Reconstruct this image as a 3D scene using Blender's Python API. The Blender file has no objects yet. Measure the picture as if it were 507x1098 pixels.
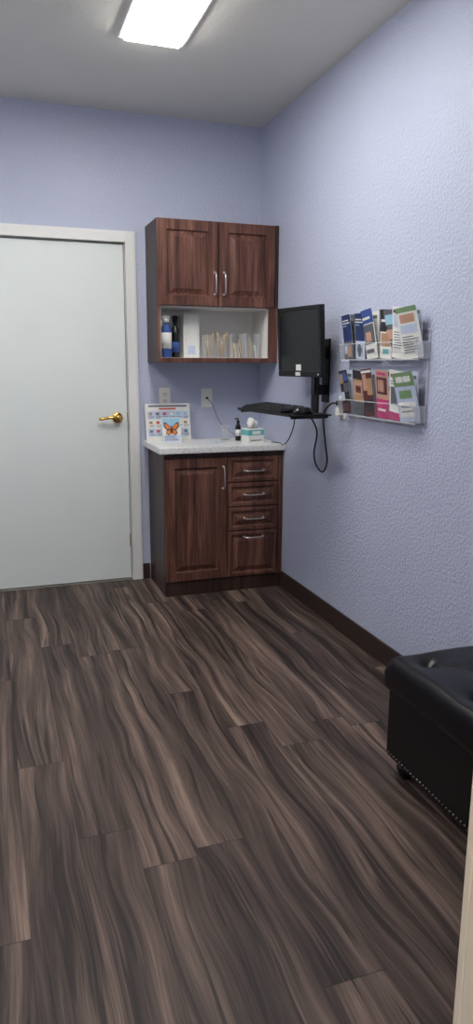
import bpy, math, random
from mathutils import Vector, Matrix
random.seed(4)
sc = bpy.context.scene
sc.view_settings.view_transform = 'Standard'
sc.view_settings.look = 'None'
sc.view_settings.exposure = 0.0

# ------------------------------------------------------------ materials
def lin(c):
    return tuple(((x/255)/12.92 if x/255 <= 0.04045 else ((x/255+0.055)/1.055)**2.4) for x in c)
MATS = {}
def new_mat(name):
    m = bpy.data.materials.new(name); m.use_nodes = True
    nt = m.node_tree
    return m, nt, nt.nodes, nt.links, nt.nodes['Principled BSDF']
def simple(name, rgb, rough=0.5, metal=0.0, var=0.06, scale=30, bump=0.0, bscale=200, spec=0.5, coat=0.0):
    if name in MATS: return MATS[name]
    m, nt, N, L, P = new_mat(name)
    c = lin(rgb)
    tc = N.new('ShaderNodeTexCoord')
    no = N.new('ShaderNodeTexNoise'); no.inputs['Scale'].default_value = scale; no.inputs['Detail'].default_value = 3
    L.new(tc.outputs['Object'], no.inputs['Vector'])
    r = N.new('ShaderNodeValToRGB')
    r.color_ramp.elements[0].position = 0.3; r.color_ramp.elements[1].position = 0.7
    r.color_ramp.elements[0].color = (*[x*(1-var) for x in c], 1)
    r.color_ramp.elements[1].color = (*[min(1, x*(1+var)) for x in c], 1)
    L.new(no.outputs['Fac'], r.inputs['Fac']); L.new(r.outputs['Color'], P.inputs['Base Color'])
    P.inputs['Roughness'].default_value = rough; P.inputs['Metallic'].default_value = metal
    P.inputs['Specular IOR Level'].default_value = spec
    P.inputs['Coat Weight'].default_value = coat
    if bump > 0:
        n2 = N.new('ShaderNodeTexNoise'); n2.inputs['Scale'].default_value = bscale; n2.inputs['Detail'].default_value = 2
        L.new(tc.outputs['Object'], n2.inputs['Vector'])
        b = N.new('ShaderNodeBump'); b.inputs['Strength'].default_value = bump; b.inputs['Distance'].default_value = 0.004
        L.new(n2.outputs['Fac'], b.inputs['Height']); L.new(b.outputs['Normal'], P.inputs['Normal'])
    MATS[name] = m
    return m

def wood_mat(name, dark, mid, light, vertical=True, rough=0.42):
    m, nt, N, L, P = new_mat(name)
    tc = N.new('ShaderNodeTexCoord')
    mp = N.new('ShaderNodeMapping')
    mp.inputs['Scale'].default_value = (14, 14, 0.9) if vertical else (0.9, 14, 14)
    L.new(tc.outputs['Object'], mp.inputs['Vector'])
    n1 = N.new('ShaderNodeTexNoise'); n1.inputs['Scale'].default_value = 1.6; n1.inputs['Detail'].default_value = 6
    n1.inputs['Roughness'].default_value = 0.6; n1.inputs['Distortion'].default_value = 0.8
    L.new(mp.outputs['Vector'], n1.inputs['Vector'])
    mp2 = N.new('ShaderNodeMapping')
    mp2.inputs['Scale'].default_value = (160, 160, 5) if vertical else (5, 160, 160)
    L.new(tc.outputs['Object'], mp2.inputs['Vector'])
    n2 = N.new('ShaderNodeTexNoise'); n2.inputs['Scale'].default_value = 1.0; n2.inputs['Detail'].default_value = 3
    L.new(mp2.outputs['Vector'], n2.inputs['Vector'])
    mx = N.new('ShaderNodeMath'); mx.operation = 'MULTIPLY_ADD'
    mx.inputs[1].default_value = 0.35
    L.new(n2.outputs['Fac'], mx.inputs[0])
    m3 = N.new('ShaderNodeMath'); m3.operation = 'MULTIPLY'; m3.inputs[1].default_value = 0.65
    L.new(n1.outputs['Fac'], m3.inputs[0]); L.new(m3.outputs[0], mx.inputs[2])
    r = N.new('ShaderNodeValToRGB')
    e = r.color_ramp.elements
    e[0].position = 0.36; e[0].color = (*lin(dark), 1)
    e[1].position = 0.64; e[1].color = (*lin(light), 1)
    k = e.new(0.5); k.color = (*lin(mid), 1)
    L.new(mx.outputs[0], r.inputs['Fac']); L.new(r.outputs['Color'], P.inputs['Base Color'])
    P.inputs['Roughness'].default_value = rough
    P.inputs['Specular IOR Level'].default_value = 0.35
    MATS[name] = m
    return m

def wall_mat(name, rgb, bump=0.5, scale=75):
    m, nt, N, L, P = new_mat(name)
    tc = N.new('ShaderNodeTexCoord')
    no = N.new('ShaderNodeTexNoise'); no.inputs['Scale'].default_value = scale; no.inputs['Detail'].default_value = 3
    no.inputs['Roughness'].default_value = 0.55
    L.new(tc.outputs['Object'], no.inputs['Vector'])
    rr = N.new('ShaderNodeValToRGB'); rr.color_ramp.elements[0].position = 0.42; rr.color_ramp.elements[1].position = 0.60
    L.new(no.outputs['Fac'], rr.inputs['Fac'])
    b = N.new('ShaderNodeBump'); b.inputs['Strength'].default_value = bump; b.inputs['Distance'].default_value = 0.0035
    L.new(rr.outputs['Color'], b.inputs['Height']); L.new(b.outputs['Normal'], P.inputs['Normal'])
    n3 = N.new('ShaderNodeTexNoise'); n3.inputs['Scale'].default_value = 1.3
    L.new(tc.outputs['Object'], n3.inputs['Vector'])
    r = N.new('ShaderNodeValToRGB'); c = lin(rgb)
    r.color_ramp.elements[0].position = 0.3; r.color_ramp.elements[1].position = 0.7
    r.color_ramp.elements[0].color = (*[x*0.97 for x in c], 1); r.color_ramp.elements[1].color = (*[min(1, x*1.03) for x in c], 1)
    L.new(n3.outputs['Fac'], r.inputs['Fac']); L.new(r.outputs['Color'], P.inputs['Base Color'])
    P.inputs['Roughness'].default_value = 0.36
    P.inputs['Specular IOR Level'].default_value = 0.5
    MATS[name] = m
    return m

def floor_mat():
    m, nt, N, L, P = new_mat('floor_planks')
    PW, PL = 0.152, 1.5
    tc = N.new('ShaderNodeTexCoord'); sp = N.new('ShaderNodeSeparateXYZ')
    L.new(tc.outputs['Object'], sp.inputs[0])
    def M(op, a, b=None, c=None):
        n = N.new('ShaderNodeMath'); n.operation = op
        for i, v in enumerate((a, b, c)):
            if v is None: continue
            if isinstance(v, (int, float)): n.inputs[i].default_value = v
            else: L.new(v, n.inputs[i])
        return n.outputs[0]
    xs = M('DIVIDE', M('ADD', sp.outputs['X'], 5.0), PW)
    row = M('FLOOR', xs); fx = M('FRACT', xs)
    wn = N.new('ShaderNodeTexWhiteNoise'); wn.noise_dimensions = '1D'; L.new(row, wn.inputs['W'])
    ys = M('ADD', M('DIVIDE', M('ADD', sp.outputs['Y'], 8.0), PL), wn.outputs['Value'])
    col = M('FLOOR', ys); fy = M('FRACT', ys)
    cb = N.new('ShaderNodeCombineXYZ'); L.new(row, cb.inputs[0]); L.new(col, cb.inputs[1])
    w2 = N.new('ShaderNodeTexWhiteNoise'); w2.noise_dimensions = '3D'; L.new(cb.outputs[0], w2.inputs['Vector'])
    rnd = w2.outputs['Value']
    wc = N.new('ShaderNodeCombineXYZ')
    L.new(M('MULTIPLY', sp.outputs['X'], 3.5), wc.inputs[0]); L.new(M('MULTIPLY', sp.outputs['Y'], 1.6), wc.inputs[1]); L.new(M('MULTIPLY', rnd, 19.0), wc.inputs[2])
    wv = N.new('ShaderNodeTexNoise'); wv.inputs['Scale'].default_value = 1.0; wv.inputs['Detail'].default_value = 1
    L.new(wc.outputs[0], wv.inputs['Vector'])
    xw = M('ADD', sp.outputs['X'], M('MULTIPLY', M('SUBTRACT', wv.outputs['Fac'], 0.5), 0.10))
    def grain(sx, sy, det, dist, off, rough=0.6):
        c = N.new('ShaderNodeCombineXYZ')
        L.new(M('ADD', M('MULTIPLY', xw, sx), M('MULTIPLY', rnd, off)), c.inputs[0])
        L.new(M('ADD', M('MULTIPLY', sp.outputs['Y'], sy), M('MULTIPLY', rnd, off*1.7)), c.inputs[1])
        L.new(M('MULTIPLY', rnd, 31.0), c.inputs[2])
        n = N.new('ShaderNodeTexNoise'); n.inputs['Scale'].default_value = 1.0
        n.inputs['Detail'].default_value = det; n.inputs['Distortion'].default_value = dist
        n.inputs['Roughness'].default_value = rough
        L.new(c.outputs[0], n.inputs['Vector'])
        return n.outputs['Fac']
    g1 = grain(22, 0.8, 4, 0.15, 57.0, 0.6)      # bands
    g2 = grain(210, 4.0, 3, 0.1, 91.0, 0.7)      # fine fibres
    g4 = grain(36, 1.0, 3, 0.25, 41.0, 0.55)     # black streaks
    g5 = grain(8, 0.7, 1, 0.1, 13.0)
    v = M('ADD', M('MULTIPLY', g1, 0.52), M('MULTIPLY', g2, 0.22))
    v = M('ADD', v, M('MULTIPLY', g5, 0.26))
    v = M('ADD', v, M('MULTIPLY', M('SUBTRACT', rnd, 0.5), 0.04))
    r = N.new('ShaderNodeValToRGB'); e = r.color_ramp.elements
    e[0].position = 0.37; e[0].color = (*lin((40, 34, 32)), 1)
    e[1].position = 0.66; e[1].color = (*lin((146, 124, 110)), 1)
    for p, c in ((0.43, (58, 48, 45)), (0.50, (80, 67, 61)), (0.57, (108, 91, 82))):
        k = e.new(p); k.color = (*lin(c), 1)
    L.new(v, r.inputs['Fac'])
    st = N.new('ShaderNodeMapRange'); st.inputs['From Min'].default_value = 0.57; st.inputs['From Max'].default_value = 0.62
    L.new(g4, st.inputs['Value'])
    mixs = N.new('ShaderNodeMix'); mixs.data_type = 'RGBA'
    L.new(M('MULTIPLY', st.outputs['Result'], 0.75), mixs.inputs['Factor'])
    L.new(r.outputs['Color'], mixs.inputs[6]); mixs.inputs[7].default_value = (*lin((34, 29, 28)), 1)
    ex = M('MINIMUM', fx, M('SUBTRACT', 1.0, fx)); ey = M('MINIMUM', fy, M('SUBTRACT', 1.0, fy))
    sx = M('LESS_THAN', ex, 0.0065); sy = M('LESS_THAN', ey, 0.0011)
    seam = M('MAXIMUM', sx, sy)
    mix = N.new('ShaderNodeMix'); mix.data_type = 'RGBA'
    L.new(M('MULTIPLY', seam, 0.55), mix.inputs['Factor'])
    L.new(mixs.outputs[2], mix.inputs[6]); mix.inputs[7].default_value = (*lin((26, 21, 20)), 1)
    L.new(mix.outputs[2], P.inputs['Base Color'])
    ro = M('ADD', 0.40, M('MULTIPLY', g2, 0.16)); L.new(ro, P.inputs['Roughness'])
    P.inputs['Specular IOR Level'].default_value = 0.24
    b = N.new('ShaderNodeBump'); b.inputs['Strength'].default_value = 0.15; b.inputs['Distance'].default_value = 0.001
    L.new(M('SUBTRACT', g2, seam), b.inputs['Height']); L.new(b.outputs['Normal'], P.inputs['Normal'])
    MATS['floor'] = m
    return m

def counter_mat():
    m, nt, N, L, P = new_mat('counter_speckled_white')
    tc = N.new('ShaderNodeTexCoord')
    n = N.new('ShaderNodeTexNoise'); n.inputs['Scale'].default_value = 90; n.inputs['Detail'].default_value = 4
    L.new(tc.outputs['Object'], n.inputs['Vector'])
    r = N.new('ShaderNodeValToRGB'); e = r.color_ramp.elements
    e[0].position = 0.35; e[0].color = (*lin((205, 205, 203)), 1); e[1].position = 0.5; e[1].color = (*lin((230, 230, 227)), 1)
    L.new(n.outputs['Fac'], r.inputs['Fac']); L.new(r.outputs['Color'], P.inputs['Base Color'])
    P.inputs['Roughness'].default_value = 0.3
    return m

def clear_mat(name, tint=(1, 1, 1), refl=0.03, haze=0.03):
    m = bpy.data.materials.new(name); m.use_nodes = True
    nt = m.node_tree; N = nt.nodes; L = nt.links; N.clear()
    out = N.new('ShaderNodeOutputMaterial'); t = N.new('ShaderNodeBsdfTransparent'); t.inputs[0].default_value = (*tint, 1)
    g = N.new('ShaderNodeBsdfGlossy'); g.inputs['Roughness'].default_value = 0.08
    d = N.new('ShaderNodeBsdfDiffuse'); d.inputs[0].default_value = (0.85, 0.87, 0.9, 1)
    lw = N.new('ShaderNodeLayerWeight'); lw.inputs[0].default_value = 0.5
    pw = N.new('ShaderNodeMath'); pw.operation = 'POWER'; pw.inputs[1].default_value = 5.0
    L.new(lw.outputs['Facing'], pw.inputs[0])
    ma = N.new('ShaderNodeMath'); ma.operation = 'MULTIPLY_ADD'; ma.inputs[1].default_value = 0.25; ma.inputs[2].default_value = refl
    L.new(pw.outputs[0], ma.inputs[0])
    m1 = N.new('ShaderNodeMixShader'); m2 = N.new('ShaderNodeMixShader')
    m1.inputs[0].default_value = haze; L.new(t.outputs[0], m1.inputs[1]); L.new(d.outputs[0], m1.inputs[2])
    L.new(ma.outputs[0], m2.inputs[0]); L.new(m1.outputs[0], m2.inputs[1]); L.new(g.outputs[0], m2.inputs[2])
    L.new(m2.outputs[0], out.inputs[0])
    MATS[name] = m
    return m
def emit_mat(name, rgb, s):
    m = bpy.data.materials.new(name); m.use_nodes = True
    P = m.node_tree.nodes['Principled BSDF']
    P.inputs['Base Color'].default_value = (0.9, 0.9, 0.9, 1)
    P.inputs['Emission Color'].default_value = (*rgb, 1); P.inputs['Emission Strength'].default_value = s
    return m

W_WALL = wall_mat('wall_lavender', (188, 194, 215))
W_CEIL = wall_mat('ceiling_paint', (238, 235, 222), 0.15, 60)
FLOOR = floor_mat()
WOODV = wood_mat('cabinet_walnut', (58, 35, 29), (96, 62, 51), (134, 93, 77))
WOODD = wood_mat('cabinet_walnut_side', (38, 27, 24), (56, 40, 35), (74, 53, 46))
BASEB = simple('baseboard_brown', (56, 43, 38), 0.5, var=0.1, spec=0.3)
COUNTER = counter_mat()
DOORW = simple('door_white_paint', (226, 232, 228), 0.45, var=0.015, scale=4, bump=0.03, bscale=120)
TRIMW = simple('trim_white_paint', (230, 230, 226), 0.4, var=0.015, scale=4)
JAMBC = simple('jamb_cream_paint', (246, 230, 204), 0.45, var=0.02, scale=5)
WHITE = simple('white_melamine', (232, 231, 226), 0.5, var=0.02)
PLATE = simple('outlet_plastic', (234, 232, 224), 0.35, var=0.01)
SLOT = simple('outlet_slot_dark', (40, 38, 36), 0.6)
BRASS = simple('brass', (220, 180, 100), 0.22, 1.0, 0.04)
NICKEL = simple('satin_nickel', (205, 203, 198), 0.28, 1.0, 0.03)
BLK = simple('black_plastic', (20, 21, 23), 0.45, var=0.08, spec=0.35)
BLK2 = simple('black_plastic_gloss', (14, 15, 17), 0.2, var=0.05)
KEY = simple('key_plastic', (30, 31, 34), 0.5)
SCREEN = simple('screen_glass', (14, 18, 22), 0.16, var=0.05, spec=0.35)
LEATHER = simple('black_leather', (13, 12, 16), 0.32, var=0.15, scale=40, bump=0.12, bscale=260, spec=0.38)
STUD = simple('nailhead_metal', (95, 90, 88), 0.3, 1.0)
ACR = clear_mat('clear_acrylic', refl=0.012, haze=0.012)
ACRE = clear_mat('acrylic_polished_edge', haze=0.4)
GLS = clear_mat('clear_jar_plastic', haze=0.08)
LENS = emit_mat('light_diffuser', (1.0, 0.975, 0.94), 27.0)
LENSH = emit_mat('added_hall_diffuser', (1.0, 0.95, 0.88), 42.0)  # glow for the added hall light, set strong to brighten the jamb

# ------------------------------------------------------------ mesh builder
class MB:
    def __init__(s): s.v = []; s.f = []; s.m = []; s.sm = []; s.mats = []
    def mi(s, mat):
        if mat not in s.mats: s.mats.append(mat)
        return s.mats.index(mat)
    def face(s, ids, mat, smooth=False):
        s.f.append(ids); s.m.append(s.mi(mat)); s.sm.append(smooth)
    def quad(s, a, b, c, d, mat, smooth=False):
        n = len(s.v); s.v += [tuple(a), tuple(b), tuple(c), tuple(d)]; s.face([n, n+1, n+2, n+3], mat, smooth)
    def hexa(s, P, mat):
        n = len(s.v); s.v += [tuple(p) for p in P]
        for q in ((0,3,2,1),(4,5,6,7),(0,1,5,4),(1,2,6,5),(2,3,7,6),(3,0,4,7)):
            s.face([n+i for i in q], mat)
    def box(s, a, b, mat):
        (x0,y0,z0),(x1,y1,z1) = a, b
        s.hexa([(x0,y0,z0),(x1,y0,z0),(x1,y1,z0),(x0,y1,z0),(x0,y0,z1),(x1,y0,z1),(x1,y1,z1),(x0,y1,z1)], mat)
    def obox(s, F, lo, hi, mat):
        P = []
        for z in (lo[2], hi[2]):
            for x, y in ((lo[0],lo[1]),(hi[0],lo[1]),(hi[0],hi[1]),(lo[0],hi[1])):
                P.append(F(x, y, z))
        s.hexa(P, mat)
    def tube(s, pts, r, mat, seg=10, smooth_path=True, radii=None):
        P = [Vector(p) for p in pts]
        if smooth_path and len(P) > 2:
            Q = []
            E = [P[0]*2-P[1]] + P + [P[-1]*2-P[-2]]
            for i in range(1, len(E)-2):
                for k in range(6):
                    t = k/6
                    a, b, c, d = E[i-1], E[i], E[i+1], E[i+2]
                    Q.append(0.5*((2*b)+(c-a)*t+(2*a-5*b+4*c-d)*t*t+(3*b-a-3*c+d)*t**3))
            Q.append(P[-1]); P = Q
        n0 = len(s.v); up = None
        for i, p in enumerate(P):
            t = (P[min(i+1, len(P)-1)]-P[max(i-1, 0)]).normalized()
            if up is None:
                up = Vector((0,0,1)) if abs(t.z) < 0.9 else Vector((1,0,0))
            u = (up - t*up.dot(t)).normalized(); w = t.cross(u); up = u
            rr = radii[i] if radii and len(radii) == len(P) else r
            for k in range(seg):
                a = 2*math.pi*k/seg
                s.v.append(tuple(p+(u*math.cos(a)+w*math.sin(a))*rr))
        for i in range(len(P)-1):
            for k in range(seg):
                a = n0+i*seg+k; b = n0+i*seg+(k+1) % seg
                s.face([a, b, b+seg, a+seg], mat, True)
        s.face([n0+k for k in range(seg)][::-1], mat)
        s.face([n0+(len(P)-1)*seg+k for k in range(seg)], mat)
    def lathe(s, o, axis, prof, mat, seg=24):
        o = Vector(o); ax = Vector(axis).normalized()
        u = ax.orthogonal().normalized(); w = ax.cross(u); n0 = len(s.v)
        for r, h in prof:
            for k in range(seg):
                a = 2*math.pi*k/seg
                s.v.append(tuple(o+ax*h+(u*math.cos(a)+w*math.sin(a))*max(r, 1e-4)))
        for i in range(len(prof)-1):
            for k in range(seg):
                a = n0+i*seg+k; b = n0+i*seg+(k+1) % seg
                s.face([a, b, b+seg, a+seg], mat, True)
        s.face([n0+k for k in range(seg)][::-1], mat)
        s.face([n0+(len(prof)-1)*seg+k for k in range(seg)], mat)
    def build(s, name, parent=None, bevel=0, seg=2):
        me = bpy.data.meshes.new(name); me.from_pydata(s.v, [], s.f)
        for m in s.mats: me.materials.append(m)
        for i, p in enumerate(me.polygons):
            p.material_index = s.m[i]; p.use_smooth = s.sm[i]
        me.update()
        ob = bpy.data.objects.new(name, me); sc.collection.objects.link(ob)
        if bevel:
            b = ob.modifiers.new('bev', 'BEVEL'); b.width = bevel; b.segments = seg; b.limit_method = 'ANGLE'
            b.angle_limit = math.radians(50)
        if parent: ob.parent = parent
        return ob
def empty(name):
    e = bpy.data.objects.new(name, None); e.empty_display_size = 0.1; sc.collection.objects.link(e); return e
def frame(o, u, v, n):
    o, u, v, n = Vector(o), Vector(u).normalized(), Vector(v).normalized(), Vector(n).normalized()
    return lambda x, y, z=0.0: tuple(o+u*x+v*y+n*z)

# ------------------------------------------------------------ room shell
XR, YB, ZC = 1.654, 4.33, 2.74
XL, YH = -1.35, -2.4
def room_box(name, a, b, mat):
    m = MB(); m.box(a, b, mat); return m.build(name)
room_box('floor', (XL-0.1, YH-0.1, -0.1), (XR+0.1, YB+0.12, 0), FLOOR)
room_box('ceiling', (XL-0.1, YH-0.1, ZC), (XR+0.1, YB+0.12, ZC+0.1), W_CEIL)
room_box('wall_right', (XR, YH-0.1, 0), (XR+0.1, YB+0.12, ZC), W_WALL)
room_box('wall_left', (XL-0.1, YH-0.1, 0), (XL, YB+0.12, ZC), W_WALL)
room_box('wall_hall', (XL, YH-0.1, 0), (XR, YH, ZC), W_WALL)
DX0, DX1, DZ = -0.11, 0.800, 2.035
m = MB()
m.box((XL, YB, 0), (DX0-0.02, YB+0.12, ZC), W_WALL)
m.box((DX1+0.02, YB, 0), (XR, YB+0.12, ZC), W_WALL)
m.box((DX0-0.02, YB, DZ+0.02), (DX1+0.02, YB+0.12, ZC), W_WALL)
m.build('wall_back')
FY0, FY1, JX = 0.42, 0.55, 0.452
m = MB()
m.box((XL, FY0, 0), (-JX-0.02, FY1-0.012, ZC), W_WALL)
m.box((JX+0.02, FY0, 0), (XR, FY1-0.012, ZC), W_WALL)
m.box((-JX-0.02, FY0, 2.05), (JX+0.02, FY1-0.012, ZC), W_WALL)
m.build('wall_front')
m = MB()
m.box((JX, FY0-0.002, 0), (JX+0.02, FY1-0.012, 2.03), JAMBC)
m.box((-JX-0.02, FY0-0.002, 0), (-JX, FY1-0.012, 2.03), JAMBC)
m.box((-JX-0.02, FY0-0.002, 2.03), (JX+0.02, FY1-0.012, 2.05), JAMBC)
for y0, y1 in ((FY1-0.012, FY1), (FY0-0.014, FY0-0.002)):
    m.box((JX, y0, 0), (JX+0.07, y1, 2.10), JAMBC)
    m.box((-JX-0.07, y0, 0), (-JX, y1, 2.10), JAMBC)
    m.box((-JX, y0, 2.03), (JX, y1, 2.10), JAMBC)
m.build('trim_2', bevel=0.002)

# back door
d = empty('door_1')
m = MB()
m.box((DX0+0.004, YB+0.006, 0.012), (DX1-0.004, YB+0.046, DZ-0.004), DOORW)
m.build('slab', d, 0.002)
m = MB()
kx, kz = 0.735, 1.03
m.lathe((kx, YB+0.006, kz), (0, -1, 0), [(0.033, 0), (0.033, 0.006), (0.028, 0.011), (0.014, 0.014), (0.012, 0.03), (0.016, 0.034), (0.017, 0.044), (0.012, 0.050), (0.001, 0.051)], BRASS)
m.tube([(kx+0.005, YB-0.036, kz), (kx-0.03, YB-0.043, kz+0.004), (kx-0.07, YB-0.041, kz+0.001), (kx-0.10, YB-0.034, kz-0.005), (kx-0.112, YB-0.026, kz-0.006)], 0.0085, BRASS)
m.build('lever_handle', d)
m = MB()
m.box((DX1-0.005, YB+0.002, kz-0.03), (DX1+0.001, YB+0.006, kz+0.03), BRASS)
m.box((DX1-0.008, YB+0.003, 0.22), (DX1-0.003, YB+0.0055, 0.30), BRASS)
m.build('latch', d)
m = MB()
m.box((DX0-0.02, YB, 0), (DX0, YB+0.12, DZ), TRIMW)
m.box((DX1, YB, 0), (DX1+0.02, YB+0.12, DZ), TRIMW)
m.box((DX0-0.02, YB, DZ), (DX1+0.02, YB+0.12, DZ+0.02), TRIMW)
m.box((DX0, YB+0.05, 0), (DX0+0.012, YB+0.08, DZ), TRIMW)
m.box((DX1-0.012, YB+0.05, 0), (DX1, YB+0.08, DZ), TRIMW)
for w, y in ((0.064, 0.011), (0.054, 0.017), (0.014, 0.02)):
    m.box((DX1+0.004, YB-y, 0), (DX1+0.004+w, YB, DZ+0.004+w), TRIMW)
    m.box((DX0-0.004-w, YB-y, 0), (DX0-0.004, YB, DZ+0.004+w), TRIMW)
    m.box((DX0-0.004, YB-y, DZ+0.004), (DX1+0.004, YB, DZ+0.004+w), TRIMW)
m.build('trim_1', bevel=0.0015)
m = MB()
m.box((DX0, YB+0.0, 0), (DX1, YB+0.12, 0.006), simple('threshold_metal', (190, 188, 180), 0.35, 0.6))
m.box((DX0, YB+0.085, 0.006), (DX1, YB+0.12, DZ), TRIMW)
m.build('door_threshold')

def baseboard(name, segs):
    m = MB()
    for a, b in segs:
        m.box(a, b, BASEB)
    return m.build(name, bevel=0.003)
baseboard('baseboard_right', [((XR-0.012, FY1, 0), (XR, 3.90, 0.10))])
baseboard('baseboard_back', [((0.870, YB-0.012, 0), (0.914, YB, 0.10)), ((XL, YB-0.012, 0), (DX0-0.076, YB, 0.10))])
baseboard('baseboard_left', [((XL, FY1, 0), (XL+0.012, YB-0.012, 0.10))])
baseboard('baseboard_front', [((JX+0.072, FY1-0.012, 0), (XR-0.012, FY1, 0.10)), ((XL+0.012, FY1-0.012, 0), (-JX-0.072, FY1, 0.10))])

# ------------------------------------------------------------ ceiling light
def light_fixture(name, x0, x1, y0, y1, lens=LENS):
    e = empty(name)
    m = MB()
    z0 = ZC-0.018
    for a, b in (((x0-0.012, y0-0.012, z0), (x1+0.012, y0, ZC)), ((x0-0.012, y1, z0), (x1+0.012, y1+0.012, ZC)),
                 ((x0-0.012, y0, z0), (x0, y1, ZC)), ((x1, y0, z0), (x1+0.012, y1, ZC))):
        m.box(a, b, TRIMW)
    m.build('housing_frame', e, 0.002)
    m = MB()
    zl = ZC-0.034; zt_ = ZC-0.003; i = 0.012
    m.hexa([(x0+i, y0+i, zl), (x1-i, y0+i, zl), (x1-i, y1-i, zl), (x0+i, y1-i, zl), (x0, y0, zt_), (x1, y0, zt_), (x1, y1, zt_), (x0, y1, zt_)], lens)
    m.build('wrap_diffuser', e, 0.006, 3)
    return e
light_fixture('added_fill_fixture', 0.635, 0.90, 2.18, 3.37)
light_fixture('added_fill_fixture', -0.72, -0.45, 2.18, 3.37)  # invented twin fixture left of view, added to brighten room and ceiling
light_fixture('added_fill_fixture', -0.3, 0.0, -1.4, -0.2, LENSH)  # unseen fixture behind the camera, added as fill for jamb and room

# ------------------------------------------------------------ cabinets
def panel_front(m, x0, x1, z0, z1, yb, th, mat, fr=0.055, raised=True):
    y = yb-th
    rings = [(0.0, yb), (0.0, y+0.004), (0.004, y), (fr, y), (fr+0.006, y+0.010), (fr+0.014, y+0.010)]
    if raised: rings += [(fr+0.036, y+0.0015), (fr+0.039, y+0.0005)]
    n0 = len(m.v)
    for i, yy in rings:
        m.v += [(x0+i, yy, z0+i), (x1-i, yy, z0+i), (x1-i, yy, z1-i), (x0+i, yy, z1-i)]
    for k in range(len(rings)-1):
        for j in range(4):
            a = n0+k*4+j; b = n0+k*4+(j+1) % 4
            m.face([a, b, b+4, a+4], mat)
    k = n0+(len(rings)-1)*4
    m.face([k, k+1, k+2, k+3], mat)
    m.face([n0+3, n0+2, n0+1, n0], mat)
def pull(m, c, vertical, L=0.12):
    cx, cy, cz = c; h = L/2
    def p(t, o): return (cx, cy-o, cz+t) if vertical else (cx+t, cy-o, cz)
    m.tube([p(-h, 0), p(-h, 0.016), p(-h*0.8, 0.026), p(-h*0.4, 0.031), p(0, 0.032), p(h*0.4, 0.031), p(h*0.8, 0.026), p(h, 0.016), p(h, 0)], 0.0042, NICKEL)
    for t in (-h, h):
        q = p(t, 0)
        m.lathe(q, (0, -1, 0), [(0.008, 0), (0.008, 0.003), (0.005, 0.005)], NICKEL, 12)

UX0, UX1, UY, UZ0, UZ1, UZS = 0.928, XR-0.002, 4.03, 1.36, 2.135, 1.672
e = empty('upper_cabinet')
m = MB()
yf = UY+0.02
yw = YB-0.002
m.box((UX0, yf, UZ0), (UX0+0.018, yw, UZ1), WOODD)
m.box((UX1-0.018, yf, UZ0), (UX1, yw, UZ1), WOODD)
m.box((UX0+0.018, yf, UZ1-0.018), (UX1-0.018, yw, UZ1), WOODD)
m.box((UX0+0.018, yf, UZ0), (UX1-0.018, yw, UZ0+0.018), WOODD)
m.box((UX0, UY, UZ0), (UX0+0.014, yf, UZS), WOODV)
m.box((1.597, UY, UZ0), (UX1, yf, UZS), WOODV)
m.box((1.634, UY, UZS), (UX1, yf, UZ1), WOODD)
m.box((UX0+0.014, UY, UZ0), (1.597, yf, UZ0+0.026), WOODV)
m.build('carcass', e, 0.0015)
m = MB()
m.box((UX0+0.018, YB-0.01, UZ0+0.018), (UX1-0.018, yw, UZ1-0.018), WHITE)
m.box((UX0+0.018, yf, UZS-0.004), (UX1-0.018, YB-0.01, UZS+0.014), WHITE)
m.box((UX0+0.018, yf, UZ0+0.018), (1.600, YB-0.01, UZ0+0.027), WHITE)
m.box((1.600, yf, UZ0+0.018), (1.612, YB-0.01, UZS-0.004), WHITE)
m.box((UX0+0.018, yf, UZ0+0.027), (UX0+0.021, YB-0.01, UZS-0.004), WHITE)
m.build('niche_lining', e)
m = MB()
panel_front(m, UX0+0.002, 1.284, UZS+0.002, UZ1-0.001, yf, 0.02, WOODV)
panel_front(m, 1.289, 1.632, UZS+0.002, UZ1-0.001, yf, 0.02, WOODV)
m.build('panel_doors', e)
m = MB(); pull(m, (1.262, UY, 1.80), True); pull(m, (1.318, UY, 1.80), True); m.build('door_pulls', e)

LX0, LX1, LY = 0.920, XR-0.002, 3.905
e = empty('lower_cabinet')
m = MB()
yf = LY+0.02
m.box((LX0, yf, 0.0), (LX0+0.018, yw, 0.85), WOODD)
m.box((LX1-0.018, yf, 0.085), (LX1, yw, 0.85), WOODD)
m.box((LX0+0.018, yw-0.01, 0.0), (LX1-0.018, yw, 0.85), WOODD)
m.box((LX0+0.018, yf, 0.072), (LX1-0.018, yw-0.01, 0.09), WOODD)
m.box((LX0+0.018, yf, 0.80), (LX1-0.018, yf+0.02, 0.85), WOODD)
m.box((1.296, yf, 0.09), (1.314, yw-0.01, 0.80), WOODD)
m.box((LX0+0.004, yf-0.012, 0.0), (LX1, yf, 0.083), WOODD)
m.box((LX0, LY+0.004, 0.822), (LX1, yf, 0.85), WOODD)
m.box((1.622, LY+0.002, 0.083), (LX1, yf, 0.822), WOODV)
m.build('carcass', e, 0.0015)
m = MB(); panel_front(m, LX0+0.003, 1.297, 0.088, 0.820, yf, 0.02, WOODV); m.build('panel_door', e)
m = MB()
for z0, z1 in ((0.668, 0.820), (0.520, 0.663), (0.374, 0.515), (0.088, 0.369)):
    panel_front(m, 1.302, 1.619, z0, z1, yf, 0.02, WOODV, fr=0.022, raised=True)
m.build('drawer_fronts', e)
m = MB()
pull(m, (1.272, LY, 0.70), True, 0.13)
for z in (0.735, 0.592, 0.447, 0.332): pull(m, (1.465, LY, z), False, 0.12)
m.build('pulls', e)
m = MB()
m.box((LX0-0.030, LY-0.025, 0.85), (XR-0.001, YB-0.001, 0.888), COUNTER)
m.build('countertop', e, 0.006, 3)

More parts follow.
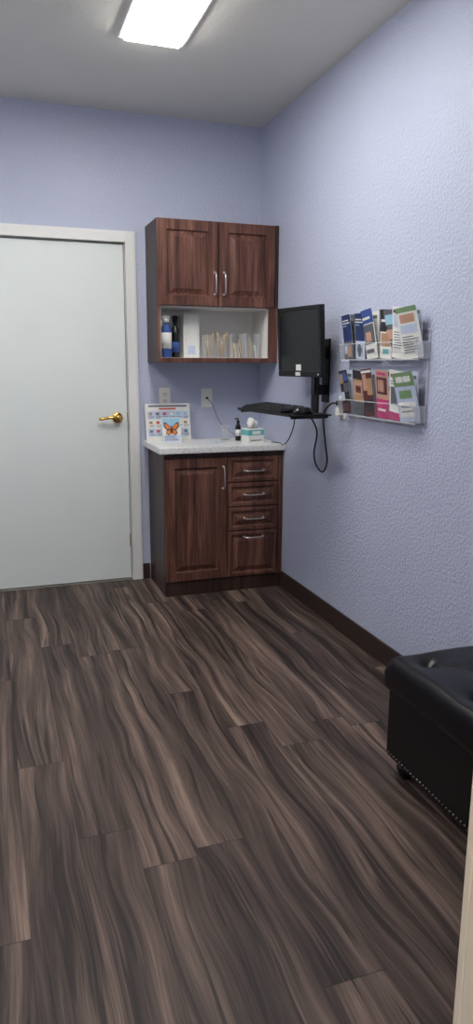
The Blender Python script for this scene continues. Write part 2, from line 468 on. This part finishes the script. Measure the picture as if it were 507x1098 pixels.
# ------------------------------------------------------------ outlets
def outlet(F, cover='duplex'):
    m = MB()
    m.obox(F, (-0.035, -0.0575, 0.0005), (0.035, 0.0575, 0.006), PLATE)
    if cover == 'duplex':
        for s in (-0.021, 0.021):
            m.obox(F, (-0.017, s-0.014, 0.006), (0.017, s+0.014, 0.009), PLATE)
            m.obox(F, (-0.009, s-0.006, 0.009), (-0.0055, s+0.006, 0.0095), SLOT)
            m.obox(F, (0.0055, s-0.006, 0.009), (0.009, s+0.006, 0.0095), SLOT)
            m.obox(F, (-0.003, s-0.012, 0.009), (0.003, s-0.008, 0.0095), SLOT)
    else:
        m.obox(F, (-0.016, -0.033, 0.006), (0.016, 0.033, 0.009), PLATE)
        m.obox(F, (-0.008, -0.008, 0.009), (0.008, 0.006, 0.0096), SLOT)
    return m.build('wall_outlet', bevel=0.0012)
outlet(frame((1.030, YB, 1.150), (1,0,0), (0,0,1), (0,-1,0)))
outlet(frame((1.300, YB, 1.143), (1,0,0), (0,0,1), (0,-1,0)), 'data')
OYW = 3.165
outlet(frame((XR, OYW, 1.145), (0,-1,0), (0,0,1), (-1,0,0)))

# ------------------------------------------------------------ counter items
CT = 0.888
PAPER = simple('paper_white', (228, 228, 222), 0.6, var=0.02)
RED = simple('print_red', (190, 70, 62), 0.6); TXT = simple('print_grey_text', (112, 112, 120), 0.6)
BLUE = simple('print_blue', (52, 84, 150), 0.6); ORG = simple('print_orange', (224, 120, 48), 0.6)
DRK = simple('print_dark', (42, 36, 40), 0.6); SKY = simple('print_sky', (150, 195, 215), 0.6)
PINK = simple('print_pink', (196, 62, 120), 0.6); GRN = simple('print_green', (120, 152, 108), 0.6)
TAN = simple('print_tan', (176, 138, 106), 0.6); NAVY = simple('print_navy', (28, 48, 96), 0.55)
MAR = simple('print_maroon', (88, 44, 48), 0.6); TEAL = simple('print_teal', (96, 178, 178), 0.5)
LAV = simple('print_pale_blue', (190, 202, 222), 0.6); SKIN = simple('print_skin', (196, 152, 130), 0.6)
GREY = simple('print_photo_grey', (92, 96, 104), 0.6)
STICK = simple('birch_stick', (205, 178, 135), 0.6)
F = frame((1.035, 4.245, CT), (1, -0.02, 0), (0, 0.16, 1), (0, -1, 0.16))
m = MB()
m.obox(F, (-0.140, 0.0, -0.006), (0.137, 0.228, 0), PAPER)
m.obox(F, (-0.12, 0.208, 0), (0.12, 0.219, 0.0006), TXT)
m.obox(F, (-0.055, 0.192, 0), (0.05, 0.201, 0.0006), RED)
for r in range(3):
    z = 0.140-r*0.053
    m.obox(F, (-0.129, z-0.004, 0), (0.129, z+0.042, 0.0004), LAV if r % 2 == 0 else PAPER)
    for c in range(6):
        x = -0.118+c*0.043
        m.obox(F, (x, z+0.018, 0.0004), (x+0.020, z+0.034, 0.0009), random.choice([RED, TAN, TXT, SKY, TAN, PAPER]))
        m.obox(F, (x, z+0.008, 0.0004), (x+0.034, z+0.011, 0.0009), TXT)
        m.obox(F, (x, z-0.001, 0.0004), (x+0.026, z+0.002, 0.0009), TXT)
G = frame((1.035, 4.245, CT), (1, 0, 0), (0, 1, 0), (0, 0, 1))
m.hexa([G(-0.05, 0.004, 0), G(0.05, 0.004, 0), G(0.05, 0.068, 0), G(-0.05, 0.068, 0), G(-0.05, 0.026, 0.14), G(0.05, 0.026, 0.14), G(0.05, 0.030, 0.14), G(-0.05, 0.030, 0.14)], PAPER)
m.build('desk_display_sign')
F = frame((1.035, 4.165, CT), (1, 0.0, 0), (0, 0.25, 1), (0, -1, 0.25))
m = MB()
m.obox(F, (-0.058, 0, -0.003), (0.058, 0.15, 0), PAPER)
m.obox(F, (-0.054, 0.09, 0), (0.054, 0.146, 0.0005), SKY)
m.obox(F, (-0.054, 0.004, 0), (0.054, 0.045, 0.0005), LAV)
for k in range(3): m.obox(F, (-0.045, 0.012+k*0.011, 0.0005), (0.04-0.01*k, 0.016+k*0.011, 0.001), TXT)
def fan(m, F, pts, z, mat):
    n = len(m.v); m.v += [F(x, y, z) for x, y in pts]; m.face(list(range(n, n+len(pts))), mat)
for s in (-1, 1):
    fan(m, F, [(0, 0.075), (s*0.012, 0.10), (s*0.034, 0.122), (s*0.047, 0.118), (s*0.044, 0.09), (s*0.03, 0.075)], 0.0012, DRK)
    fan(m, F, [(s*0.004, 0.079), (s*0.015, 0.10), (s*0.034, 0.115), (s*0.041, 0.111), (s*0.038, 0.093), (s*0.027, 0.079)], 0.0018, ORG)
    fan(m, F, [(0, 0.073), (s*0.03, 0.073), (s*0.036, 0.055), (s*0.022, 0.042), (s*0.008, 0.05)], 0.0012, DRK)
    fan(m, F, [(s*0.004, 0.07), (s*0.027, 0.07), (s*0.03, 0.056), (s*0.02, 0.047), (s*0.009, 0.053)], 0.0018, ORG)
m.tube([F(0, 0.05, 0.003), F(0, 0.075, 0.004), F(0, 0.1, 0.003)], 0.003, DRK, 8)
m.hexa([G(-0.03, -0.076, 0), G(0.03, -0.076, 0), G(0.03, -0.05, 0), G(-0.03, -0.05, 0), G(-0.03, -0.055, 0.08), G(0.03, -0.055, 0.08), G(0.03, -0.053, 0.08), G(-0.03, -0.053, 0.08)], PAPER)
m.build('butterfly_greeting_card')
m = MB()
m.lathe((1.445, 4.14, CT), (0,0,1), [(0.015, 0), (0.017, 0.003), (0.017, 0.085), (0.011, 0.100), (0.008, 0.106), (0.010, 0.107), (0.010, 0.122), (0.004, 0.124), (0.004, 0.135)], BLK2)
m.tube([(1.445, 4.14, CT+0.135), (1.43, 4.13, CT+0.137), (1.42, 4.123, CT+0.132)], 0.004, BLK)
m.lathe((1.445, 4.14, CT+0.03), (0,0,1), [(0.0175, 0), (0.0175, 0.04)], PAPER)
m.build('pump_bottle')
e = empty('tissue_box')
m = MB()
F = frame((1.50, 4.03, CT), (1, 0.25, 0), (-0.25, 1, 0), (0,0,1))
m.obox(F, (-0.055, -0.04, 0), (0.055, 0.04, 0.085), PAPER)
m.obox(F, (-0.0555, -0.0405, 0.045), (0.0555, -0.04, 0.078), TEAL)
m.obox(F, (-0.0555, -0.0405, 0.045), (-0.055, 0.0405, 0.078), TEAL)
m.obox(F, (-0.03, -0.041, 0.052), (0.03, -0.0405, 0.07), PAPER)
m.obox(F, (-0.04, -0.041, 0.012), (0.04, -0.0405, 0.018), TXT)
m.obox(F, (-0.03, -0.018, 0.085), (0.03, 0.018, 0.086), SLOT)
m.build('carton', e, 0.001)
m = MB()
n = 9
for i in range(n):
    a = i/(n-1)
    m.v += [F(-0.025+0.05*a, 0.012*math.sin(a*7), 0.082), F(-0.032+0.06*a, 0.02*math.sin(a*9+1), 0.115), F(-0.02+0.045*a, 0.022*math.cos(a*8), 0.14+0.012*math.sin(a*11))]
for i in range(n-1):
    for j in range(2): m.face([i*3+j, i*3+3+j, i*3+4+j, i*3+1+j], WHITE, True)
m.build('tissue', e)
m = MB()
m.lathe((1.38, 4.20, CT), (0,0,1), [(0.028, 0), (0.033, 0.09), (0.031, 0.09), (0.026, 0.005)], GLS)
m.build('clear_cup')
m = MB()
F = frame((1.38, 4.02, CT), (1, 0.35, 0), (-0.35, 1, 0), (0,0,1))
m.obox(F, (-0.07, -0.035, 0), (0.0, 0.04, 0.002), PAPER); m.obox(F, (-0.1, 0.05, 0), (-0.02, 0.09, 0.002), LAV)
m.build('paper_slips')

# ------------------------------------------------------------ niche items
NZ = UZ0+0.0275
m = MB()
m.lathe((0.997, 4.12, NZ), (0,0,1), [(0.026, 0), (0.029, 0.004), (0.029, 0.15), (0.025, 0.17), (0.013, 0.185), (0.013, 0.195)], BLUE)
m.lathe((0.997, 4.12, NZ+0.05), (0,0,1), [(0.0295, 0), (0.0295, 0.09)], PAPER)
m.lathe((0.997, 4.12, NZ+0.195), (0,0,1), [(0.016, 0), (0.016, 0.018), (0.010, 0.02)], PAPER, 16)
m.box((0.972, 4.112, NZ+0.213), (1.016, 4.128, NZ+0.236), PAPER)
m.tube([(0.976, 4.12, NZ+0.215), (0.968, 4.12, NZ+0.20), (0.970, 4.12, NZ+0.185)], 0.004, PAPER)
m.build('spray_bottle')
m = MB()
m.lathe((1.062, 4.17, NZ), (0,0,1), [(0.022, 0), (0.024, 0.004), (0.024, 0.16), (0.012, 0.18), (0.012, 0.2), (0.016, 0.201), (0.016, 0.235), (0.01, 0.24)], BLK2)
m.lathe((1.062, 4.17, NZ+0.03), (0,0,1), [(0.0245, 0), (0.0245, 0.06)], BLUE)
m.build('black_bottle')
m = MB()
m.box((1.11, 4.16, NZ), (1.205, 4.29, NZ+0.25), WHITE)
m.box((1.118, 4.158, NZ+0.012), (1.197, 4.16, NZ+0.238), PAPER)
m.box((1.135, 4.157, NZ+0.02), (1.18, 4.158, NZ+0.07), LAV)
m.build('glove_box', bevel=0.002)
def jar(x, y, r, h, sticks):
    e = empty('supply_jar')
    m = MB()
    m.lathe((x, y, NZ), (0,0,1), [(r*0.9, 0), (r, 0.004), (r, h), (r-0.003, h), (r-0.003, 0.006), (0.001, 0.006)], GLS)
    m.build('jar_glass', e)
    m = MB()
    for i in range(sticks):
        a = random.uniform(0, 6.28); q = random.uniform(0, r*0.5)
        b = (x+math.cos(a)*q, y+math.sin(a)*q, NZ+0.008)
        a2 = a+random.uniform(-0.6, 0.6)
        t = (x+math.cos(a2)*(r-0.006), y+math.sin(a2)*(r-0.006), NZ+h+random.uniform(-0.02, 0.02))
        m.tube([b, t], 0.0035, STICK, 6, False)
    m.build('wooden_sticks', e)
def bin_(x0, x1, y0, y1, h, fill):
    e = empty('acrylic_organizer_bin')
    m = MB()
    t = 0.003
    m.box((x0, y0, NZ), (x1, y0+t, NZ+h), ACR); m.box((x0, y1-t, NZ), (x1, y1, NZ+h), ACR)
    m.box((x0, y0+t, NZ), (x0+t, y1-t, NZ+h), ACRE); m.box((x1-t, y0+t, NZ), (x1, y1-t, NZ+h), ACRE)
    m.box((x0, y0, NZ+h), (x1, y0+t, NZ+h+0.002), ACRE)
    m.build('bin', e)
    m = MB()
    for i in range(fill):
        x = x0+0.012+(x1-x0-0.024)*i/(fill-1)
        m.tube([(x, y0+0.02, NZ+0.005), (x+random.uniform(-0.006, 0.006), y0+0.045, NZ+h*random.uniform(0.45, 0.9))], 0.004, STICK if i % 2 else PAPER, 6, False)
    m.build('swabs', e)
jar(1.255, 4.15, 0.038, 0.13, 5)
jar(1.345, 4.15, 0.038, 0.13, 14)
bin_(1.395, 1.475, 4.12, 4.21, 0.14, 6)
bin_(1.485, 1.57, 4.12, 4.21, 0.14, 3)

# ------------------------------------------------------------ monitor + keyboard arm
e = empty('computer_monitor')
tl = math.radians(3)
n_h = Vector((-0.98, -0.19, 0)).normalized()
nn = (n_h*math.cos(tl)+Vector((0,0,-1))*math.sin(tl)); vv = Vector((0,0,1))*math.cos(tl)+n_h*math.sin(tl)
uu = Vector((0.19, -0.98, 0)).normalized()
F = frame((1.497, 3.375, 1.462), uu, vv, nn)
W, H = 0.188, 0.173
m = MB()
b = 0.020
m.obox(F, (-W, H-b, -0.028), (W, H, 0), BLK); m.obox(F, (-W, -H, -0.028), (W, -H+0.030, 0), BLK)
m.obox(F, (-W, -H+0.030, -0.028), (-W+b, H-b, 0), BLK); m.obox(F, (W-b, -H+0.030, -0.028), (W, H-b, 0), BLK)
m.build('bezel', e, 0.003)
m = MB(); m.obox(F, (-W+b, -H+0.030, -0.02), (W-b, H-b, -0.004), SCREEN)
m.build('screen', e)
m = MB()
P = [F(-W+0.01, -H+0.02, -0.028), F(W-0.01, -H+0.02, -0.028), F(W-0.01, H-0.012, -0.028), F(-W+0.01, H-0.012, -0.028),
     F(-W+0.06, -H+0.06, -0.055), F(W-0.06, -H+0.06, -0.055), F(W-0.06, H-0.05, -0.055), F(-W+0.06, H-0.05, -0.055)]
m.hexa(P, BLK); m.build('rear_housing', e, 0.006)
m = MB()
m.obox(F, (-0.03, -H+0.006, 0), (0.012, -H+0.024, 0.0006), PAPER); m.obox(F, (-0.03, -H+0.032, -0.004), (0.015, -H+0.062, -0.0035), PAPER)
m.obox(F, (W-0.03, -H+0.01, 0), (W-0.018, -H+0.018, 0.001), NICKEL)
m.build('label', e)

tu = Vector((0.10, -0.995, 0)).normalized(); tn = Vector((-0.995, -0.10, 0)).normalized()
e = empty('monitor_mount_with_keyboard_tray')
m = MB()
C = (1.585, 3.36)
Fc = frame((C[0], C[1], 0), tu, (0,0,1), tn)
m.obox(Fc, (-0.03, 1.11, -0.014), (0.03, 1.50, 0.0), BLK)
m.obox(Fc, (-0.018, 1.20, 0.0), (0.018, 1.30, 0.010), BLK2)
m.obox(Fc, (-0.05, 1.41, 0.0), (0.05, 1.51, 0.004), BLK)
m.box((XR-0.008, C[1]-0.04, 1.16), (XR-0.0005, C[1]+0.04, 1.48), BLK)
m.box((C[0]+0.013, C[1]-0.025, 1.38), (XR-0.008, C[1]+0.025, 1.44), BLK)
m.box((C[0]+0.013, C[1]-0.022, 1.20), (XR-0.008, C[1]+0.022, 1.25), BLK)
m.build('column_and_arm', e, 0.003)
m = MB()
Ft = frame((1.40, 3.315, 1.112), tu, tn, (0,0,1))
m.obox(Ft, (-0.305, -0.115, 0), (0.265, 0.115, 0.008), BLK)
m.obox(Ft, (-0.305, 0.108, 0.008), (0.265, 0.115, 0.014), BLK)
m.obox(Ft, (-0.06, -0.19, -0.02), (0.06, -0.04, 0.0), BLK)
m.build('keyboard_tray', e, 0.002)
m = MB()
m.tube([Ft(-0.29, 0.10, -0.006), Ft(-0.29, -0.1, -0.006), Ft(0.0, -0.15, -0.012), Ft(0.25, -0.1, -0.006), Ft(0.25, 0.10, -0.006)], 0.005, BLK)
m.build('tray_support_rod', e)

e = empty('computer_keyboard')
m = MB()
def Fk(x, y, z=0): return Ft(x-0.08, y, z)
m.hexa([Fk(-0.215, 0.095, 0.0085), Fk(0.215, 0.095, 0.0085), Fk(0.215, -0.06, 0.0085), Fk(-0.215, -0.06, 0.0085),
        Fk(-0.215, 0.095, 0.020), Fk(0.215, 0.095, 0.020), Fk(0.215, -0.06, 0.036), Fk(-0.215, -0.06, 0.036)], BLK)
m.build('keyboard_base', e, 0.003)
m = MB()
for r in range(6):
    for c in range(20):
        x = -0.205+c*0.0205; y = 0.085-r*0.0225
        if c in (14,) or (r == 0 and 3 <= c <= 8 and c != 5): continue
        z = 0.020+0.016*(0.095-y)/0.155
        m.hexa([Fk(x, y, z-0.002), Fk(x+0.018, y, z-0.002), Fk(x+0.018, y-0.019, z), Fk(x, y-0.019, z),
                Fk(x+0.003, y-0.003, z+0.007), Fk(x+0.015, y-0.003, z+0.007), Fk(x+0.015, y-0.016, z+0.009), Fk(x+0.003, y-0.016, z+0.009)], KEY)
m.build('keys', e)
m = MB()
nu, nv = 16, 8
cx, cy = 0.205, 0.01
for j in range(nv+1):
    ph = math.pi/2*j/nv
    for i in range(nu):
        a = 2*math.pi*i/nu
        m.v.append(Ft(cx+0.031*math.cos(a)*math.cos(ph)**0.6 if j < nv else cx, cy+0.055*math.sin(a)*math.cos(ph)**0.6 if j < nv else cy, 0.0085+0.034*math.sin(ph)))
for j in range(nv):
    for i in range(nu):
        m.face([j*nu+i, j*nu+(i+1) % nu, (j+1)*nu+(i+1) % nu, (j+1)*nu+i], BLK2, True)
m.face(list(range(nu))[::-1], BLK2)
m.tube([Ft(cx, cy+0.045, 0.028), Ft(cx, cy+0.03, 0.040)], 0.004, KEY)
m.build('computer_mouse')

m = MB()
m.obox(frame((XR, OYW, 1.166), (0,-1,0), (0,0,1), (-1,0,0)), (-0.013, -0.011, 0.010), (0.013, 0.011, 0.035), BLK)
m.tube([(XR-0.035, OYW, 1.166), (XR-0.055, OYW+0.03, 1.16), (XR-0.065, 3.25, 1.10), (XR-0.06, 3.23, 0.96), (XR-0.05, 3.225, 0.87), (XR-0.05, 3.27, 0.81), (XR-0.05, 3.35, 0.835), (XR-0.055, 3.37, 0.90), (XR-0.06, 3.33, 1.0), (XR-0.08, 3.33, 1.06), (XR-0.1, 3.36, 1.10)], 0.0045, BLK, 8)
m.build('power_cord')
m = MB()
m.tube([(1.50, 3.40, 1.09), (1.50, 3.42, 1.03), (1.50, 3.48, 0.96), (1.56, 3.70, 0.905), (1.60, 3.84, 0.90), (1.60, 3.97, 0.893)], 0.003, BLK, 8)
m.build('monitor_cable')
m = MB()
m.tube([(1.30, YB-0.012, 1.14), (1.33, YB-0.03, 1.10), (1.37, YB-0.04, 1.0), (1.44, YB-0.06, 0.93), (1.5, YB-0.12, 0.893)], 0.0022, simple('grey_cable', (96, 98, 110), 0.5), 8)
m.build('network_cable')
m = MB()
Fp = frame((XR, OYW, 1.124), (0,-1,0), (0,0,1), (-1,0,0))
m.obox(Fp, (-0.018, -0.02, 0.010), (0.018, 0.018, 0.035), PLATE)
m.build('plug_adapter', bevel=0.003)

# ------------------------------------------------------------ brochure rack
RY0, RY1, RZ0, RZ1 = 3.105, 2.450, 1.105, 1.49
Fr = frame((XR, RY0, 0), (0,-1,0), (0,0,1), (-1,0,0))
RW = RY0-RY1
ZT, ZB = 1.375, 1.122
e = empty('brochure_rack')
m = MB()
m.obox(Fr, (0, RZ0, 0.003), (RW, RZ1, 0.006), ACR)
for z in (ZB, ZT):
    m.obox(Fr, (0, z-0.003, 0.006), (RW, z, 0.055), ACR)
    m.hexa([Fr(0, z, 0.052), Fr(RW, z, 0.052), Fr(RW, z, 0.055), Fr(0, z, 0.055), Fr(0, z+0.07, 0.066), Fr(RW, z+0.07, 0.066), Fr(RW, z+0.07, 0.069), Fr(0, z+0.07, 0.069)], ACR)
m.build('acrylic_body', e)
m = MB()
t = 0.004
m.obox(Fr, (-0.001, RZ0-0.001, 0.002), (RW+0.001, RZ0+t, 0.0075), ACRE); m.obox(Fr, (-0.001, RZ1-t, 0.002), (RW+0.001, RZ1+0.001, 0.0075), ACRE)
m.obox(Fr, (-0.001, RZ0, 0.002), (t, RZ1, 0.0075), ACRE); m.obox(Fr, (RW-t, RZ0, 0.002), (RW+0.001, RZ1, 0.0075), ACRE)
for z in (ZB, ZT):
    m.obox(Fr, (0, z+0.068, 0.065), (RW, z+0.071, 0.070), ACRE)
    m.obox(Fr, (0, z-0.004, 0.05), (RW, z+0.001, 0.056), ACRE)
    for x in (0.0, RW-0.003):
        m.hexa([Fr(x, z, 0.006), Fr(x+0.003, z, 0.006), Fr(x+0.003, z, 0.052), Fr(x, z, 0.052), Fr(x, z+0.07, 0.006), Fr(x+0.003, z+0.07, 0.006), Fr(x+0.003, z+0.07, 0.066), Fr(x, z+0.07, 0.066)], ACRE)
m.build('acrylic_edges', e)
m = MB()
def brochure(x, z, w, h, lean, roll, yaw, base, items, out=0.03, curl=0.012):
    """thin folded leaflet standing in the pocket; gently curled; items = printed patches"""
    o = Vector(Fr(x, z, out))
    U = Vector((0,-1,0)); V = Vector((0,0,1)); Nn = Vector((-1,0,0))
    R = Matrix.Rotation(math.radians(yaw), 3, 'Z') @ Matrix.Rotation(math.radians(roll), 3, 'X')
    U = R @ U; V = (R @ V + Nn*lean).normalized(); Nn = U.cross(V).normalized()
    def P(a, b, off=0.0):
        y = b*h
        n_ = curl*(b*b) + off + 0.004*math.sin(math.pi*a)
        return tuple(o+U*((a-0.5)*w)+V*(y+0.002)+Nn*n_)
    def patch(a0, b0, a1, b1, mat, off):
        nb = max(1, int((b1-b0)*6+0.5)); na = max(1, int((a1-a0)*4+0.5))
        for i in range(na):
            for j in range(nb):
                aa, ab = a0+(a1-a0)*i/na, a0+(a1-a0)*(i+1)/na
                ba, bb = b0+(b1-b0)*j/nb, b0+(b1-b0)*(j+1)/nb
                m.quad(P(aa, ba, off), P(ab, ba, off), P(ab, bb, off), P(aa, bb, off), mat)
    patch(0, 0, 1, 1, base, 0); patch(0, 0, 1, 1, PAPER, -0.0015)
    for (a, b, c, d_) in ((0, 0, 0, 1), (1, 0, 1, 1)):
        for j in range(6):
            b0, b1 = j/6, (j+1)/6
            m.quad(P(a, b0, 0), P(a, b1, 0), P(a, b1, -0.0015), P(a, b0, -0.0015), PAPER)
    m.quad(P(0, 1, 0), P(1, 1, 0), P(1, 1, -0.0015), P(0, 1, -0.0015), PAPER)
    for k, (a, b, c, d_, mat) in enumerate(items):
        patch(a, b, c, d_, mat, 0.0004+0.0002*k)
tl1 = [(0.1, .86, .8, .885, PAPER), (0.1, .80, .9, .825, PAPER), (0.1, .74, .6, .76, SKY)]
S = RW/6
xs = [S*(i+0.5) for i in range(6)]
lines = lambda c, y0, n: [(0.12, y0-k*0.05, 0.88 if k % 3 else 0.65, y0-k*0.05+0.018, c) for k in range(n)]
top = [(NAVY, tl1+[(0.0, 0, 1, .40, GREY), (0.1, .12, .6, .32, LAV), (.5, .05, .9, .3, TAN)], -4, -3, 0.10),
       (NAVY, tl1+[(0.0, 0, 1, .40, LAV), (.2, .05, .8, .33, GREY)], -4, 4, 0.12),
       (PAPER, [(0, .72, 1, 1, BLUE), (0.05, .3, .95, .70, GREY), (0.2, .35, .7, .55, SKIN), (.1, .8, .8, .85, PAPER), (.1, .12, .8, .2, TXT)], 0, -7, 0.16),
       (PAPER, [(0, .55, 1, 1, DRK), (0.1, .25, .9, .52, TAN), (.15, .75, .8, .8, PAPER), (.3, .1, .8, .2, TEAL)], 0, 4, 0.06),
       (PAPER, [(0.1, .6, .9, .84, LAV)]+lines(TXT, .5, 7)+[(.1, .88, .9, .94, MAR)], 6, 6, 0.12),
       (PAPER, [(0.0, .90, 1, 1, GRN), (0.15, .70, .85, .86, SKIN), (0.1, .50, .9, .66, LAV)]+lines(TXT, .42, 7), 20, -7, 0.2)]
bot = [(DRK, [(0.05, .7, .5, .92, TAN), (.5, .5, .95, .7, GREY), (.08, .3, .5, .5, LAV), (.5, .75, .92, .95, BLUE), (.1, .05, .9, .22, MAR)], -4, -5, 0.12),
       (TAN, [(0.0, .80, 1, 1, DRK), (0.1, .45, .9, .75, SKIN), (0.3, .5, .8, .66, MAR), (0, 0, 1, .3, GREY)], 0, 4, 0.08),
       (MAR, [(0.1, .55, .5, .9, SKIN), (0.5, .45, .95, .8, TAN), (0.05, .92, .95, .97, PAPER), (.1, .1, .9, .35, DRK)], 0, -5, 0.10),
       (SKIN, [(0, .0, 1, .40, PINK), (0.1, .5, .9, .85, MAR), (0.2, .55, .7, .8, SKIN), (0.15, .9, .85, .95, PINK), (.2, .15, .8, .2, PAPER)], 3, 4, 0.14),
       (PAPER, [(0, .0, 1, .15, PINK), (0.1, .30, .7, .66, GREY), (0.1, .85, .9, .92, RED)]+lines(TXT, .76, 2), 6, 6, 0.12),
       (LAV, [(0, .72, 1, 1, GRN), (0.15, .80, .85, .92, PAPER), (0.1, .1, .9, .40, PAPER), (.2, .48, .8, .64, GRN), (.2, .2, .8, .23, TXT), (.2, .3, .7, .33, TXT)], 20, -7, 0.2)]
for i in range(6):
    for z, L in ((ZT+0.001, top), (ZB+0.001, bot)):
        b_, it, yw_, rl, ln = L[i]
        w = 0.095 if i < 4 else 0.10
        brochure(xs[i], z, w, 0.205+random.uniform(-0.006, 0.01), ln*0.55, rl, yw_, b_, it, 0.038, 0.012)
        brochure(xs[i]-0.010, z, 0.092, 0.202, 0.06, rl*0.3+2, 0, random.choice([GREY, LAV, b_, b_]), [(0.1, .85, .9, .92, TXT), (0.1, .5, .6, .75, random.choice([TAN, SKY, MAR]))], 0.024, 0.004)
        if i >= 4: brochure(xs[i]-0.052, z, 0.09, 0.20, 0.08, -3, 5, GREY if i == 4 else PAPER, [(0.1, .7, .9, .9, SKY), (0.1, .4, .9, .6, SKIN)], 0.032, 0.008)
m.build('brochures', e)

# ------------------------------------------------------------ ottoman
OX0, OX1, OY0, OY1 = 1.185, 1.635, 0.84, 1.90
e = empty('leather_storage_ottoman')
m = MB()
NXg, NYg = 60, 140
zb, zt = 0.305, 0.422
btn = []
for j in range(8):
    yy = OY1-0.085-j*0.125
    if yy < OY0+0.05: break
    if j % 2 == 0: btn += [(OX0+0.10, yy), (OX1-0.10, yy)]
    else: btn += [((OX0+OX1)/2, yy)]
def topz(x, y):
    ex = min(x-OX0, OX1-x); ey = min(y-OY0, OY1-y)
    r = 0.032
    ed = 0
    if ex < r: ed += r-math.sqrt(max(0, r*r-(r-ex)**2))
    if ey < r: ed += r-math.sqrt(max(0, r*r-(r-ey)**2))
    z = zt-min(ed, 0.045)
    s = 0
    for bx, by in btn:
        dd = math.hypot(x-bx, y-by)
        s = max(s, 0.018*math.exp(-(dd/0.022)**2)+0.014*math.exp(-(dd/0.055)**2))
    fold = 0
    for i1, (ax, ay) in enumerate(btn):
        for bx, by in btn[i1+1:]:
            L2 = (bx-ax)**2+(by-ay)**2
            if L2 > 0.20**2 or abs(ax-bx) < 1e-4 or abs(ay-by) < 1e-4: continue
            t_ = ((x-ax)*(bx-ax)+(y-ay)*(by-ay))/L2
            if -0.05 < t_ < 1.05:
                dd = math.hypot(x-ax-t_*(bx-ax), y-ay-t_*(by-ay))
                fold = max(fold, 0.010*math.exp(-(dd/0.014)**2))
    return z-max(s, fold)
for j in range(NYg+1):
    for i in range(NXg+1):
        fx = 0.5-0.5*math.cos(math.pi*i/NXg); fx = 0.5*i/NXg+0.5*fx
        fy = 0.5-0.5*math.cos(math.pi*j/NYg); fy = 0.6*j/NYg+0.4*fy
        x = OX0+(OX1-OX0)*fx; y = OY0+(OY1-OY0)*fy
        m.v.append((x, y, topz(x, y)))
for j in range(NYg):
    for i in range(NXg):
        a = j*(NXg+1)+i
        m.face([a, a+1, a+NXg+2, a+NXg+1], LEATHER, True)
loop = [i for i in range(NXg+1)] + [j*(NXg+1)+NXg for j in range(1, NYg+1)] + [NYg*(NXg+1)+i for i in range(NXg-1, -1, -1)] + [j*(NXg+1) for j in range(NYg-1, 0, -1)]
nL = len(loop)
prev = loop
for zz, off in ((0.365, 0.004), (0.33, 0.004), (zb+0.004, 0.0), (zb, -0.004)):
    base = len(m.v)
    for k in loop:
        x, y, z = m.v[k]
        dx = -off if abs(x-OX0) < 1e-5 else (off if abs(x-OX1) < 1e-5 else 0)
        dy = -off if abs(y-OY0) < 1e-5 else (off if abs(y-OY1) < 1e-5 else 0)
        m.v.append((x+dx, y+dy, min(zz, z)))
    cur = [base+k for k in range(nL)]
    for k in range(nL):
        m.face([prev[k], cur[k], cur[(k+1) % nL], prev[(k+1) % nL]], LEATHER, True)
    prev = cur
m.face(prev, LEATHER)
m.build('tufted_lid', e)
m = MB()
for bx, by in btn:
    m.lathe((bx, by, topz(bx, by)-0.002), (0,0,1), [(0.013, 0), (0.012, 0.005), (0.007, 0.008), (0.001, 0.009)], LEATHER, 16)
m.build('tuft_buttons', e)
m = MB()
m.box((OX0+0.008, OY0+0.012, 0.066), (OX1-0.012, OY1-0.008, zb-0.002), LEATHER)
m.build('body', e, 0.008, 3)
m = MB()
k = OY0+0.03
while k < OY1-0.02:
    m.lathe((OX0+0.008, k, 0.080), (-1,0,0), [(0.0065, -0.001), (0.006, 0.002), (0.003, 0.0045), (0.0005, 0.005)], STUD, 10)
    k += 0.017
k = OX0+0.03
while k < OX1-0.02:
    m.lathe((k, OY1-0.008, 0.080), (0,1,0), [(0.0065, -0.001), (0.006, 0.002), (0.003, 0.0045), (0.0005, 0.005)], STUD, 10)
    m.lathe((k, OY0+0.012, 0.080), (0,-1,0), [(0.0065, -0.001), (0.006, 0.002), (0.003, 0.0045), (0.0005, 0.005)], STUD, 10)
    k += 0.017
m.build('nailhead_trim', e)
m = MB()
for x in (OX0+0.06, OX1-0.055):
    for y in (OY0+0.055, OY1-0.06):
        m.lathe((x, y, 0.0), (0,0,1), [(0.016, 0), (0.024, 0.008), (0.032, 0.026), (0.034, 0.036), (0.028, 0.048), (0.018, 0.052), (0.018, 0.056), (0.03, 0.059), (0.03, 0.067)], BLK2)
m.build('bun_feet', e)

# ------------------------------------------------------------ world + camera
w = bpy.data.worlds.new('world'); sc.world = w; w.use_nodes = True
w.node_tree.nodes['Background'].inputs[0].default_value = (0.6, 0.65, 0.75, 1)
w.node_tree.nodes['Background'].inputs[1].default_value = 0.2
cam = bpy.data.cameras.new('camera'); co = bpy.data.objects.new('camera', cam); sc.collection.objects.link(co)
cam.sensor_fit = 'VERTICAL'; cam.sensor_height = 36; cam.lens = 760/1098*36
cam.clip_start = 0.02
co.location = (0, 0, 1.354)
R = Matrix.Rotation(math.radians(-19.14), 4, 'Z') @ Matrix.Rotation(math.radians(90-11.82), 4, 'X') @ Matrix.Rotation(math.radians(0.25), 4, 'Z')
co.rotation_euler = R.to_euler()
sc.camera = co
